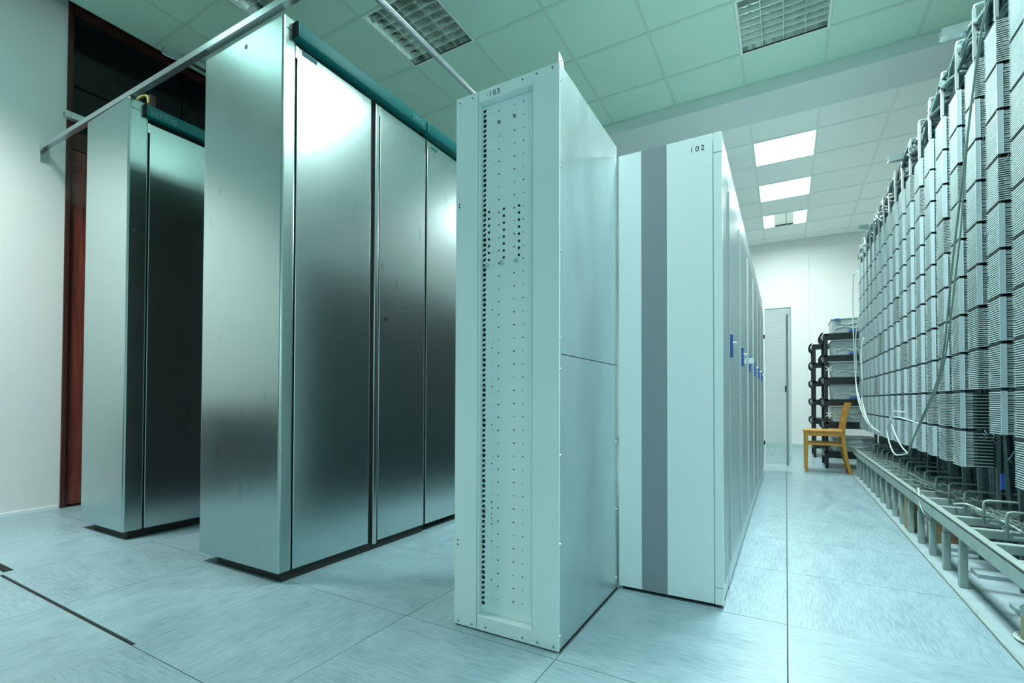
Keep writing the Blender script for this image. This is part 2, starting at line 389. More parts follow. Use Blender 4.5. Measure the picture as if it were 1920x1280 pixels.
# ------------------------------------------------------------------ ceiling lamps
def lamp(cx, cy, mode, label, z=ZC):
    r = 0.288
    t = empty('ceiling_light', (cx, cy, z), label, 'ceiling light')
    fr = MB()
    fr.box(cx - .3, cx + .3, cy - .3, cy - r, z - .004, z + .01).box(cx - .3, cx + .3, cy + r, cy + .3, z - .004, z + .01)
    fr.box(cx - .3, cx - r, cy - r, cy + r, z - .004, z + .01).box(cx + r, cx + .3, cy - r, cy + r, z - .004, z + .01)
    part('frame', fr, M['lampframe'], t)
    hs = MB().box(cx - .3, cx + .3, cy - .3, cy + .3, z + .09, z + .1)
    for a in (-1, 1):
        hs.box(cx + a * .294 - .003, cx + a * .294 + .003, cy - .295, cy + .295, z + .01, z + .09)
        hs.box(cx - .29, cx + .29, cy + a * .294 - .003, cy + a * .294 + .003, z + .01, z + .09)
    part('housing', hs, M['mirror'], t)
    if mode == 'on':
        part('diffuser', bx(cx - r, cx + r, cy - r, cy + r, z - .002, z + .004), M['lit'], t)
    elif mode == 'half':
        part('diffuser', bx(cx - r, cx - .14, cy - r, cy + r, z - .002, z + .004), M['lit'], t)
        part('diffuser', bx(cx + .12, cx + r, cy - r, cy + r, z - .002, z + .004), M['lit'], t)
        part('reflector', bx(cx - .138, cx + .118, cy - r, cy + r, z + .01, z + .02), M['mirror'], t)
        part('lamp_tube', MB().cyl((cx + .02, cy - .27, z + .002), (cx + .02, cy + .27, z + .002), 0.008, 10), M['tube'], t, smooth=True)
    else:
        lo = MB()
        for k in range(1, 4):
            x = cx - r + k * 2 * r / 4
            lo.prism([(x - .012, z + .045), (x - .002, z + .001), (x + .002, z + .001), (x + .012, z + .045)], cy - r, cy + r, 'Y')
        for s_ in (-1, 1):
            x = cx + s_ * r
            lo.prism([(x, z + .001), (x - s_ * .002, z + .001), (x - s_ * .03, z + .06), (x, z + .06)], cy - r, cy + r, 'Y')
        for k in range(1, 8):
            y = cy - r + k * 2 * r / 8
            lo.prism([(y - .010, z + .042), (y - .0015, z + .002), (y + .0015, z + .002), (y + .010, z + .042)], cx - r, cx + r, 'X')
        part('louvre', lo, M['mirror'], t)
        for k in range(4):
            x = cx - r + (k + .5) * 2 * r / 4
            part('lamp_tube', MB().cyl((x, cy - .28, z + .068), (x, cy + .28, z + .068), 0.012, 10), M['tube'], t, smooth=True)
    return t
lab_on = ['lit square ceiling lamp over the aisle, first bright one beyond the beam', 'lit square ceiling lamp over the aisle, second bright one beyond the beam',
          'lit square ceiling lamp above the white cabinet marked 103', 'lit square ceiling lamp above the floor in front of cabinet 102', 'lit square ceiling lamp by the left wall in front of the steel cabinets']
for (cx, cy), l in zip(LAMPS_ON, lab_on): lamp(cx, cy, 'on', l)
lamp(0.0, 8.54, 'half', 'farthest ceiling lamp by the end wall, lit at both ends and grey in the middle')
lamp(0.0, 3.98, 'off', 'unlit louvred ceiling lamp at the top right, with a fine square grid')
lamp(-2.4, 2.79, 'off', 'unlit louvred ceiling lamp over the steel cabinets, crossed by the round rail')
lamp(-2.955, 1.745, 'off', 'unlit louvred lamp whose corner shows at the top edge above the big steel cabinet', 3.495)

# small metal clip at the ceiling edge
clip = MB().tube(smoothpts([(-4.30, 1.93, 3.60), (-4.30, 1.93, 3.55), (-4.28, 1.99, 3.54), (-4.26, 2.05, 3.55), (-4.26, 2.05, 3.60)]), 0.008)
tag(clip.build('ceiling_hook', M['zinc'], smooth=True), 'small bent metal hook fixed to the ceiling edge over the dark doorway', 'hook')

# ------------------------------------------------------------------ tall dark door in the left wall
d1 = MB()
d1.box(XL - .12, XL + .012, 1.44, 1.468, 0, 3.78).box(XL - .10, XL - .004, 1.468, 1.482, 0, 3.78)
d1.box(XL - .12, XL + .012, 3.05, 3.10, 0, 3.78).box(XL - .10, XL - .02, 2.99, 3.05, 0, 3.78)
d1.box(XL - .12, XL + .012, 1.475, 3.05, 3.70, 3.78).box(XL - .11, XL - .02, 1.475, 3.05, 2.66, 2.80)
door = struct('door_1', d1, M['doorframe'], bevel=0.004)
for a, b in ((1.484, 2.255), (2.265, 2.985)):
    lf = MB().box(XL - .06, XL - .03, a, b, 0.01, 2.66)
    for z0, z1 in ((.18, 1.0), (1.12, 2.55)):
        lf.box(XL - .03, XL - .022, a + .09, b - .09, z0, z1)
    part('door_leaf', lf, M['door'], door, bevel=0.006)
part('leak_blocker', MB().box(XL - .14, XL - .122, 1.40, 3.14, -.03, 4.0).box(XL - .125, XL, 1.476, 3.05, -.03, .004), M['gap'], door)  # added unseen panel, keeps outside light from leaking under the door
part('transom_glass', bx(XL - .08, XL - .07, 1.484, 2.985, 2.80, 3.70), M['glassdark'], door)
part('transom_bar', MB().box(XL - .085, XL - .055, 1.484, 2.985, 3.16, 3.19).box(XL - .085, XL - .055, 2.25, 2.28, 2.80, 3.70), M['glassdark'], door)
part('door_handle', MB().cyl((XL - .03, 2.19, 1.02), (XL - .01, 2.19, 1.02), .012).cyl((XL - .01, 2.19, 1.02), (XL - .01, 2.09, 1.02), .01), M['dark'], door, smooth=True)

# ------------------------------------------------------------------ brushed steel cabinet rows
def steel_row(x0, x1, yfront, doors, ztop, name_label, group, textrows, gapw=0.006):
    """end panel faces -Y, doors face +X. doors = list of (y0, y1, xoffset)"""
    y1 = doors[-1][1]
    t = empty('steel_cabinet', ((x0 + x1) / 2, (yfront + y1) / 2, 0), name_label, 'cabinet')
    zb = 0.045
    part('plinth', MB().box(x0 + .11, x1 - .015, yfront + .03, y1, 0, zb), M['dark'], t)
    part('body', MB().box(x0 + .02, x1 - .02, yfront + .004, yfront + .066, zb, ztop - .012).box(x0 + .02, x1 - .02, yfront + .066, y1, zb, ztop - .036), M['dark'], t)
    # end panel wraps round the corner as one folded sheet
    yd = doors[0][0] + .001
    ep = MB().box(x0, x1, yfront, yd, zb - .004, ztop)
    part('end_panel', ep, M['steel_end'], t, bevel=0.010, smooth=False)
    part('top_cover', bx(x0, x1 - .03, yfront + .066, y1, ztop - .036, ztop - .030), M['steel_end'], t)
    part('fold_seam', bx(x1 - .001, x1 + .0008, yfront + .012, yfront + .060, ztop - .062, ztop - .059), M['gap'], t)
    for a, b, dx in doors:
        dr = part('door', bx(x1 - .018 + dx, x1 + dx, a + gapw, b - gapw, zb, ztop - .112), M['steel'], t, bevel=0.003)
        part('hinge', bx(x1 - .008 + dx, x1 + .004 + dx, a - .004, a + gapw - .001, ztop - .17, ztop - .115), M['screw'], dr)
    return t
# big row
ZB = 2.50
G = 'steel doors'
big = steel_row(-2.525, -1.905, 1.32, [(1.385, 1.842, 0.0), (1.897, 2.285, 0.0)], ZB, 'big brushed steel cabinet with a small teal sticker at the top of its door', None, None)
part('door_edge', bx(-1.925, -1.905, 1.868, 1.896, .03, ZB - .11), M['steel'], big, bevel=.004)
part('door_gap', bx(-1.935, -1.93, 1.838, 1.87, .05, ZB - .11), M['gap'], big)
hd = part('header_strip', bx(-1.93, -1.872, 1.372, 2.246, 2.412, 2.478), M['teal'], big, bevel=.004)
part('end_cap', bx(-1.935, -1.875, 1.366, 1.3715, 2.410, 2.478), M['gap'], big)
text('lettering', '09X01', 0.050, M['tealtext'], hd, (-1.8712, 2.128, 2.428), (0, 1, 0), (0, 0, 1), sx=.75)
st = part('sticker', bx(-1.905, -1.904, 1.414, 1.494, 2.362, 2.383), M['teal'], big)
text('lettering', 'SIEMENS', 0.014, M['tealtext'], st, (-1.9038, 1.418, 2.367), (0, 1, 0), (0, 0, 1))
part('keyhole', MB().cyl((-1.906, 1.955, 1.24), (-1.902, 1.955, 1.24), .010, 14), M['hole'], big)
part('end_dimple', MB().cyl((-2.18, 1.3205, 2.44), (-2.18, 1.318, 2.44), .010, 14), M['steel_end'], big, smooth=True)
big2 = empty('steel_cabinet', (-2.2, 2.75, 0), 'second steel cabinet of the big row, standing half behind the white cabinet 103', 'cabinet')
part('plinth', bx(-2.44, -1.965, 2.290, 3.2, 0, .045), M['dark'], big2)
part('body', bx(-2.505, -1.925, 2.2905, 3.2, .045, ZB - .03), M['steel_end'], big2)
for a, b in ((2.29, 2.74), (2.75, 3.2)):
    dr = part('door', bx(-1.923, -1.905, a + .006, b - .006, .045, ZB - .112), M['steel'], big2, bevel=.003)
    part('hinge', bx(-1.913, -1.901, a - .003, a + .0055, ZB - .17, ZB - .115), M['screw'], dr)
hd2 = part('header_strip', bx(-1.923, -1.872, 2.262, 3.19, 2.412, 2.478), M['teal'], big2, bevel=.004)
part('sticker', bx(-1.905, -1.904, 2.33, 2.39, 2.352, 2.366), M['teal'], big2)
# small (farther) row
sm = steel_row(-3.80, -3.25, 1.29, [(1.39, 2.0, 0.0)], 2.53, 'narrower brushed steel cabinet on the left, in front of the dark door', None, None)
hd3 = part('header_strip', bx(-3.268, -3.222, 1.368, 2.0, 2.448, 2.512), M['teal'], sm, bevel=.003)
part('end_cap', bx(-3.27, -3.224, 1.36, 1.3675, 2.446, 2.514), M['gap'], sm)
text('lettering', 'SIEMENS', 0.043, M['tealtext'], hd3, (-3.2212, 1.385, 2.462), (0, 1, 0), (0, 0, 1), sx=.82, spacing=1.1)
part('cable_tail', MB().tube(smoothpts([(-3.36, 1.36, 2.53), (-3.33, 1.37, 2.58), (-3.30, 1.40, 2.60), (-3.28, 1.40, 2.55)]), .008), mat('yellow_cable', (0.35, 0.36, 0.05), .5), sm, smooth=True)
part('top_bracket', bx(-3.30, -3.262, 1.40, 1.43, 2.53, 2.60), M['doorframe'], sm)
sm2 = empty('steel_cabinet', (-3.53, 2.6, 0), 'second steel cabinet of the left row, hidden behind the big row', 'cabinet')
part('plinth', bx(-3.72, -3.31, 2.01, 3.2, 0, .045), M['dark'], sm2)
part('body', bx(-3.78, -3.27, 2.01, 3.2, .045, 2.528), M['steel_end'], sm2)
part('door', bx(-3.268, -3.25, 2.016, 2.6, .045, 2.42), M['steel'], sm2, bevel=.003)
part('door', bx(-3.268, -3.25, 2.612, 3.19, .045, 2.42), M['steel'], sm2, bevel=.003)
part('header_strip', bx(-3.268, -3.222, 2.016, 3.19, 2.448, 2.512), M['teal'], sm2)

# ------------------------------------------------------------------ struts hanging above the cabinets
def channel(name, a, b, wid, hgt, m, label, extra=None):
    a = Vector(a); b = Vector(b); d = (b - a).normalized(); s = d.cross(Vector((0, 0, 1))).normalized(); u = s.cross(d)
    prof = [(-wid/2, 0), (wid/2, 0), (wid/2, hgt), (wid/2 - .009, hgt), (wid/2 - .009, hgt - .006), (wid/2 - .003, hgt - .006), (wid/2 - .003, .003), (-wid/2 + .003, .003), (-wid/2 + .003, hgt - .006), (-wid/2 + .009, hgt - .006), (-wid/2 + .009, hgt), (-wid/2, hgt)]
    mb = MB(); n = len(prof)
    vs = [a + s * p + u * q for p, q in prof] + [b + s * p + u * q for p, q in prof]
    quads = [(i, (i + 1) % n, n + (i + 1) % n, n + i) for i in range(n)]
    mb.poly(vs, quads + [tuple(range(n))[::-1], tuple(range(n, 2 * n))])
    o = empty(name, a, label, 'strut')
    part('channel', mb, m, o)
    return o
s1 = channel('support_strut', (-4.598, 1.312, 2.562), (-1.45, 1.312, 2.503), 0.030, .030, M['zinc'], 'long zinc channel strut running from the left wall across the tops of the steel cabinets')
part('wall_bracket', MB().box(-4.60, -4.592, 1.30, 1.345, 2.485, 2.595).box(-4.592, -4.54, 1.298, 1.326, 2.553, 2.560), M['zinc'], s1)
s2 = empty('support_rail', (-1.58, 0, 2.6), 'round shiny steel rail crossing below the unlit ceiling lamp towards cabinet 103', 'rail')
part('tube', MB().cyl((-1.578, -1.5, 2.60), (-1.590, 4.6, 2.60), .0165, 20), M['zinc'], s2, smooth=True)
part('clamp', bx(-1.60, -1.56, 1.29, 1.33, 2.538, 2.584), M['zinc'], s2)
s3 = channel('support_strut', (-4.07, 1.262, 2.63), (-4.07, 4.2, 2.63), .041, .041, M['zinc'], 'short zinc channel strut beside the left wall, showing behind the long strut')
s4 = channel('support_strut', (-4.20, 2.08, 3.53), (-4.20, 4.6, 3.53), .041, .041, M['zinc'], 'zinc channel strut high under the ceiling edge above the dark doorway')

# ------------------------------------------------------------------ white cabinet 103
c3 = empty('equipment_cabinet', (-0.83, 1.71, 0), 'white perforated cabinet marked 103 standing in the foreground', 'cabinet')
X0, X1, Y0, Y1, ZT = -1.033, -0.629, 1.407, 2.014, 1.886
part('body', MB().box(X0, X1 - .002, Y0 + .032, Y1, 0.006, ZT - .004), M['paint'], c3)
fr = MB().box(X0, -.937, Y0, Y0 + .03, .004, ZT).box(-.723, X1, Y0, Y0 + .03, .004, ZT).box(-.937, -.723, Y0, Y0 + .03, 1.845, ZT).box(-.937, -.723, Y0, Y0 + .03, .004, .052)
part('front_frame', fr, M['paint'], c3, bevel=.0015)
part('frame_joint', MB().box(-.9385, -.9372, Y0 - .0003, Y0 + .002, .004, ZT).box(-.7225, -.7215, Y0 - .0002, Y0 + .002, .052, 1.845), M['stripe'], c3)
part('side_panel', bx(X1 - .001, X1 + .0015, Y0 + .006, Y1 - .002, .008, .945), M['galv'], c3)
part('side_panel', bx(X1 - .001, X1 + .0015, Y0 + .006, Y1 - .002, .948, ZT), M['galv'], c3)
part('panel_seam', bx(X1 - .001, X1 + .0018, Y0 + .020, Y1 - .002, .9452, .9478), M['gap'], c3)
part('corner_edge', bx(X1, X1 + .0025, Y0, Y0 + .006, .004, ZT), M['paint2'], c3)
part('base_edge', bx(X0 + .004, X1 + .004, Y0 + .004, Y1, 0, .006), M['gap'], c3)
part('corner_fin', MB().prism([(Y0 + .002, ZT), (Y0 + .002, 1.922), (Y0 + .035, 1.912), (Y0 + .045, ZT)], X1 - .003, X1, 'X'), M['paint2'], c3)
part('fin_hole', MB().cyl((X1 - .001, Y0 + .022, 1.902), (X1 + .0008, Y0 + .022, 1.902), .003, 10), M['hole'], c3)
GS = mat('grey_screw', (.30, .38, .38), .35, .6)
for x, z in ((-1.016, 1.869), (-.96, 1.87), (-.707, 1.874), (-.65, 1.875), (-1.015, .017), (-.958, .017), (-.702, .017), (-.645, .017)): part('frame_screw', MB().dome((x, Y0, z), (0, -1, 0), .0055, .003), GS, c3)
for z in (1.831, 1.551, 1.276, .996, .897, .622, .341, .052): part('side_screw', MB().dome((X1 + .001, Y0 + .010, z), (1, 0, 0), .0048, .004), M['screw'], c3)
for z in (1.562, 1.276, .998, .902, .622, .339, .052): part('side_screw', MB().dome((X1 + .001, Y1 - .016, z), (1, 0, 0), .0048, .004), M['screw'], c3)
# perforations of the recessed back sheet
hl = MB(); Yh = Y0 + .032
def hole(x, z, r, n=8): hl.cyl((x, Yh + .001, z), (x, Yh - .0006, z), r, n)
z = 1.815; k = 0
while z > .07:
    hole(-.871, z, .0028 if k % 4 != 2 else .0018); hole(-.809, z + .004, .0028 if k % 3 else .0018)
    hole(-.893, z - .002, .0013); hole(-.774, z + .004, .0017 if k % 3 else .0024)
    if k % 3 == 1 and z < 1.1: hole(-.897, z + .018, .0026); hole(-.925, z + .018, .0022)
    z -= .0449; k += 1
for z in (.42, .385, .40, .365): hole(-.897, z, .0024); hole(-.925, z, .0022)
for cx_ in (-.912, -.851, -.791):
    for k in range(8): hole(cx_, 1.464 - k * .0243, .0048, 12)
for x, z in ((-.761, 1.871), (-.901, .018), (-.757, .018), (-1.018, .30), (-1.018, .285), (-1.018, 1.50), (-1.018, 1.49)):
    hl.cyl((x, Y0 + .001, z), (x, Y0 - .0006, z), .0032, 8)
part('perforations', hl, M['hole'], c3)
sl = MB(); z = 1.83; k = 0
while z > .075:
    if k % 6 in (2, 3):
        sl.cyl((-.930, Yh + .001, z), (-.930, Yh - .0008, z), .0068, 10)
    else:
        sl.prism([(-.936, z - .007), (-.925, z - .003), (-.925, z + .006), (-.936, z + .003)], Yh - .0007, Yh + .001, 'Y')
    z -= .0178; k += 1
part('slot_row', sl, M['hole'], c3)
for x in (-.915, -.855, -.796):
    sc_ = part('knurled_screw', MB().cyl((x, Yh, 1.273), (x, Yh - .012, 1.273), .007, 12).cyl((x, Yh - .012, 1.273), (x, Yh - .018, 1.273), .0045, 10), M['screw'], c3, smooth=False)
for x, z in ((-.871, 1.775), (-.809, 1.779)):
    part('knurled_screw', MB().cyl((x, Yh, z), (x, Yh - .004, z), .006, 10), mat('dull_screw', (.25, .33, .33), .5, .5), c3)
text('number_marking', '\u00b7103', 0.026, M['ink'], c3, (-.905, Y0 - .0004, 1.8545), (1, 0, 0), (0, 0, 1), ext=.0003, spacing=1.25)
for x in (-.79, -.745, -.695):
    part('cable_tie', MB().tube(smoothpts([(x - .012, Y0 + .03, ZT - .002), (x - .006, Y0 + .03, ZT + .006), (x + .006, Y0 + .03, ZT + .006), (x + .012, Y0 + .03, ZT - .002)]), .0022), M['cablew'], c3, smooth=True)
part('top_clip', bx(-1.005, -.975, Y0 + .02, Y0 + .06, ZT, ZT + .016), M['black'], c3, bevel=.002)
part('top_clip', bx(-.885, -.855, Y0 + .03, Y0 + .07, ZT, ZT + .018), M['black'], c3, bevel=.002)
part('top_clip', bx(-.965, -.950, Y0 + .05, Y0 + .08, ZT, ZT + .035), M['frame'], c3)

# ------------------------------------------------------------------ row of cabinets starting with 102
HT = 1.846
e2 = empty('equipment_cabinet', (-.415, 2.13, 0), 'white end cabinet marked 102 with a vertical grey stripe', 'cabinet')
part('body', bx(-.617, -.216, 2.03, 2.238, .012, HT), M['paint2'], e2)
part('front_panel', bx(-.62, -.5235, 2.018, 2.03, .014, HT), M['paint2'], e2, bevel=.001)
part('shade_panel', bx(-.6185, -.617, 2.032, 2.237, .02, HT - .01), M['backp'], e2)  # dark sheet standing in for shade behind the row
part('stripe_panel', bx(-.5225, -.4215, 2.018, 2.03, .014, HT), M['stripe'], e2)
part('front_panel', bx(-.4205, -.2455, 2.018, 2.03, .014, HT), M['paint2'], e2, bevel=.001)
part('corner_post', MB().box(-.242, -.2115, 2.018, 2.05, .078, 1.765), M['paint2'], e2, bevel=.002)
part('corner_cap', MB().box(-.242, -.2115, 2.018, 2.05, 1.769, HT).box(-.242, -.2115, 2.018, 2.05, .012, .075), M['paint2'], e2, bevel=.002)
part('side_strip', bx(-.215, -.2125, 2.055, 2.236, .08, 1.735), M['perf_side'], e2)
part('top_fascia', bx(-.2165, -.213, 2.052, 2.238, 1.74, HT), M['paint2'], e2)
part('plinth', bx(-.61, -.22, 2.035, 2.23, 0, .012), M['gap'], e2)
text('number_marking', '102', 0.030, M['ink'], e2, (-.329, 2.0176, 1.789), (1, 0, 0), (0, 0, 1), ext=.0003, spacing=1.35)
ORD = ['first', 'second', 'third', 'fourth', 'fifth', 'sixth', 'seventh', 'eighth', 'ninth', 'tenth', 'eleventh', 'twelfth', 'thirteenth', 'fourteenth', 'fifteenth', 'sixteenth', 'seventeenth', 'eighteenth', 'nineteenth', 'twentieth']
def row_cabinet(y0, y1, k, label):
    t = empty('row_cabinet', (-.415, y0, 0), label, 'cabinet', 'closed cabinets in the row behind 102')
    part('body', bx(-.617, -.222, y0 + .001, y1 - .001, .012, HT - .004), M['paint2'], t)
    part('plinth', bx(-.60, -.222, y0 + .002, y1 - .002, 0, .012), M['gap'], t)
    part('shade_panel', bx(-.6185, -.617, y0 + .002, y1 - .002, .02, HT - .01), M['backp'], t)
    part('base_strip', bx(-.222, -.214, y0 + .001, y1 - .001, .012, .085), M['paint'], t)
    part('top_fascia', bx(-.222, -.214, y0 + .001, y1 - .001, 1.745, HT), M['paint2'], t, bevel=.002)
    d = part('door', MB().box(-.221, -.212, y0 + .006, y1 - .006, .09, 1.738), M['door_side'], t, bevel=.002)
    part('door_rib', MB().box(-.212, -.207, y0 + .02, y0 + .05, .12, 1.70).box(-.212, -.207, y1 - .05, y1 - .02, .12, 1.70), M['door_side'], d, bevel=.001)
    part('vent_panel', bx(-.2125, -.2112, y0 + .08, y1 - .08, .14, 1.68), M['perf_side'], d)
    hp = part('handle_plate', MB().box(-.212, -.196, y0 + .022, y0 + .047, .984, 1.085), M['blue'], d, bevel=.003)
    part('handle_lever', MB().cyl((-.198, y0 + .035, 1.045), (-.178, y0 + .035, 1.045), .006).box(-.184, -.178, y0 + .03, y0 + .10, 1.04, 1.05), M['screw'], hp)
    return t
yk = 2.24
protoc = row_cabinet(yk, yk + .6, 0, 'closed pale cabinet with a blue door handle, first after the end cabinet 102')
for k in range(1, 6):
    c = copy_tree(protoc); c.location = (-.415, yk + .6 * k, 0)
    c['label'] = 'closed pale cabinet with a blue handle, %s after the end cabinet 102' % ORD[k]
# paper tag hanging from the second cabinet handle
tag(bx(-.196, -.150, 2.93, 2.932, 1.0, 1.03).build('paper_tag', M['bintop']), 'small white tag hanging at a blue cabinet handle', 'tag')
lc = empty('open_cabinet', (-.415, 5.99, 0), 'last cabinet of the aisle row with its perforated door standing open', 'cabinet')
part('body', bx(-.617, -.222, 5.842, 6.15, .012, HT - .004), M['paint2'], lc)
part('plinth', bx(-.60, -.222, 5.85, 6.14, 0, .012), M['gap'], lc)
od = part('door_frame', MB().box(-.208, -.197, 6.19, 6.215, .012, 1.842).box(.045, .056, 6.19, 6.215, .012, 1.842).box(-.197, .045, 6.19, 6.215, 1.832, 1.842).box(-.197, .045, 6.19, 6.215, .012, .075), M['paint2'], lc, bevel=.001)
part('perforated_sheet', bx(-.197, .045, 6.20, 6.203, .075, 1.832), M['mesh_door'], lc)
part('door_bar', bx(.004, .026, 6.178, 6.195, .075, 1.76), M['stripe'], lc)
part('door_latch', MB().cyl((.0, 6.18, .93), (.0, 6.15, .93), .008).box(-.008, .004, 6.165, 6.178, .89, .96), M['dark'], lc)
part('door_hinge', MB().box(-.222, -.206, 6.148, 6.205, .3, .34).box(-.222, -.206, 6.148, 6.205, 1.5, 1.54), M['dark'], lc)

# ------------------------------------------------------------------ terminal columns (main distribution frame)
PITCH = 0.1815; NB = 10; ZB0 = 0.487
def block_meshes():
    H = PITCH
    sl = MB(); n = 20; p = (H - .013) / n
    for i in range(n):
        z = .002 + i * p
        sl.box(0, .045, .001, .122, z, z + p * .38)
        sl.box(-.0022, .004, .118, .122, z + p * .1, z + p * .45)
    sl.box(.012, .06, .122, .128, 0, H - .012)
    core = MB().box(.003, .06, .003, .120, 0, H - .010).cyl((.006, .004, H - .005), (.006, .126, H - .005), .0048, 8)
    st = MB().box(-.001, .017, -.004, .0005, .001, H - .0115)
    st.box(.0155, .0172, -.0055, -.004, .001, H - .0115)
    pn = MB()
    m = 11; q = (H - .014) / m
    for i in range(m):
        z = .004 + i * q
        pn.box(.018, .115, .002, .012, z, z + q * .26)
    bk = MB().box(.018, .115, .013, .030, 0, H - .012)
    return sl, core, st, pn, bk
sl, core, stp, pn, bk = block_meshes()
def mesh_only(name, mb, m, bevel=0):
    o = mb.build(name, m, bevel=bevel); COL.objects.unlink(o); return o
P_sl = mesh_only('contact_strips', sl, M['slat']); P_core = mesh_only('terminal_block', core, M['core'])
P_st = mesh_only('marking_strip', stp, M['strip']); P_pn = mesh_only('connection_pins', pn, M['pin']); P_bk = mesh_only('pin_carrier', bk, M['core'])
missing_strip = {(0, 9), (0, 0), (1, 9), (1, 2), (1, 3), (3, 0), (3, 1), (3, 6), (4, 1), (0, 6), (5, 8), (2, 7), (6, 9), (7, 3), (8, 5), (1, 1)}
missing_block = {(0, 0), (1, 0), (1, 1)}
def pp(o, parent, loc=(0, 0, 0)):
    c = o.copy(); COL.objects.link(c); c.parent = parent; c.location = loc; return c
SP = 0.25; XM = 0.722; YK0 = 2.30
NCOL = 18
for k in range(NCOL):
    yk = YK0 + SP * k
    if k == 0: lab = 'tall column of grey terminal strips at the right edge of the photo, nearest to the camera'
    elif k == NCOL - 1: lab = 'last column of terminal strips, beside the wooden chair and black racks'
    else: lab = 'column of grey terminal strips, %s after the one at the right photo edge' % ORD[k - 1]
    t = empty('terminal_column', (XM, yk, ZB0), lab, 'terminal column', 'terminal columns of the distribution frame')
    # post with hooked top
    part('post', MB().box(XM - .002, XM + .010, yk + .004, yk + .013, ZB0 + NB * PITCH - .01, 2.515), M['post'], t)
    part('upright', bx(XM + .125, XM + .140, yk + .004, yk + .018, .0, ZB0 + NB * PITCH), M['upright'], t)
    part('hook', MB().tube(smoothpts([(XM + .004, yk + .009, 2.51), (XM + .007, yk + .009, 2.524), (XM + .02, yk + .009, 2.530), (XM + .15, yk + .009, 2.530), (XM + .18, yk + .009, 2.52)], 4), .005), M['post'], t, smooth=True)
    part('back_plate', bx(XM + .118, XM + .124, yk + .004, yk + .13, ZB0 + (.19 if k == 1 else .38 if k == 2 else 0), ZB0 + NB * PITCH), M['core'], t)
    for b in range(NB):
        if (k - 1, b) in missing_block: continue
        blk = pp(P_core, t, (0, 0, b * PITCH))
        pp(P_sl, blk); pp(P_bk, blk); pp(P_pn, blk)
        if (k - 1, b) not in missing_strip and not (k > 8 and random.random() < .04): pp(P_st, blk)
    # wires on the pin side
    wr = MB(); nw = 46 if k in (0, 1, 2, 4) else 14
    for _ in range(nw):
        z = random.uniform(.6, 2.27); h = random.uniform(.02, .12)
        x = XM + random.uniform(.03, .10); y = yk - random.uniform(.002, .012)
        wr.tube([(x, yk + .008, z), (x + random.uniform(-.01, .01), y, z - h * .3), (x + random.uniform(-.02, .02), y, z - h * .7), (x + random.uniform(-.02, .02), yk + .01, z - h)], .0011, 3)
    o = part('jumper_wires', wr, M['wire'], t); o['kind'] = 'stuff'
    # vertical trunk of cables behind the blocks
    tr = MB()
    for q in range(10):
        x = XM + .14 + random.uniform(0, .10); y = yk + random.uniform(-.10, .13)
        tr.tube([(x + .1, y, .0), (x + .03, y, .33), (x + random.uniform(-.01, .01), y, 1.0), (x, y + random.uniform(-.01, .01), 1.7), (x, y, 2.42)], random.uniform(.010, .02), 6)
    tr.box(XM + .25, XM + .30, yk - .125, yk + .125, .42, 2.38)
    o = part('cable_trunk', tr, M['wireb'], t, smooth=False); o['kind'] = 'stuff'

# thick bundle of cables lying over the tops of the columns
bn = MB(); L0, L1 = 2.02, 6.72
strands = 60
for s in range(strands):
    r0 = .088 * math.sqrt(random.random()); a0 = random.uniform(0, 2 * math.pi); tw = random.uniform(1.5, 4) * random.choice((-1, 1))
    pts = []
    n = 70
    for i in range(n + 1):
        y = L0 + (L1 - L0) * i / n
        sag = .018 * math.sin((y - YK0) / SP * 2 * math.pi)
        a = a0 + tw * (y - L0) * 1.6; rr = max(r0, .055) * (1 + .18 * math.sin(y * 9 + s))
        pts.append((XM + .070 + math.cos(a) * rr * .75, y, 2.445 + math.sin(a) * rr + sag))
    bn.tube(pts, random.uniform(.008, .013), 5)
bd = tag(bn.build('cable_bundle', M['bundle'], smooth=True), 'thick twisted bundle of dark grey cables lying along the tops of the terminal columns', 'cables', None, 'stuff')
# second layer, wilder wires
# struts sticking out at the top of the frame
for y, l in ((2.93, 'nearest of the short zinc struts poking out above the terminal columns'), (4.27, 'middle one of the short zinc struts poking out above the terminal columns'), (5.84, 'farthest of the short zinc struts poking out above the terminal columns')):
    channel('support_strut', (.64, y, 2.488), (1.5, y, 2.488), .041, .041, M['zinc'], l)['group'] = 'struts above the terminal columns'

# ------------------------------------------------------------------ base frame under the terminal columns
bf = empty('base_frame', (.64, 3.0, 0), 'low grey steel base frame with short legs and a front rail under the terminal columns', 'frame')
part('front_rail', MB().box(.637, .643, .6, 6.45, .214, .270).box(.637, .672, .6, 6.45, .264, .270), M['frame'], bf, bevel=.001)
for k in range(-2, 15):
    y = 2.775 + .2475 * k
    if y > 1.6 and k not in (-1, -2, -3):
        lg = part('leg', MB().box(.645, .672, y - .016, y + .016, 0.0, .175).box(.648, .669, y - .013, y + .013, .175, .214), M['frame'], bf, bevel=.002)
    part('cross_tube', bx(.655, 1.55, y - .017, y + .017, .222, .258), M['frame'], bf, bevel=.003)
for k in range(-3, 14):
    y = 2.66 + .26 * k
    x = .765
    part('wire_guide', MB().tube([(x, y, .245), (x, y, .34), (x + .004, y, .352), (x + .016, y, .356), (x + .27, y, .356), (x + .284, y, .350), (x + .288, y, .33), (x + .288, y, .27), (x + .28, y, .258), (x + .02, y, .256)], .0055, 8), M['frame'], bf, smooth=True)
for k in range(0, 9):
    y = 2.35 + .5 * k
    part('rear_post', bx(1.10, 1.14, y, y + .03, 0, .46), M['upright'], bf)
    part('rear_plate', bx(1.20, 1.204, y + .05, y + .26, .10, .46), M['upright'], bf)
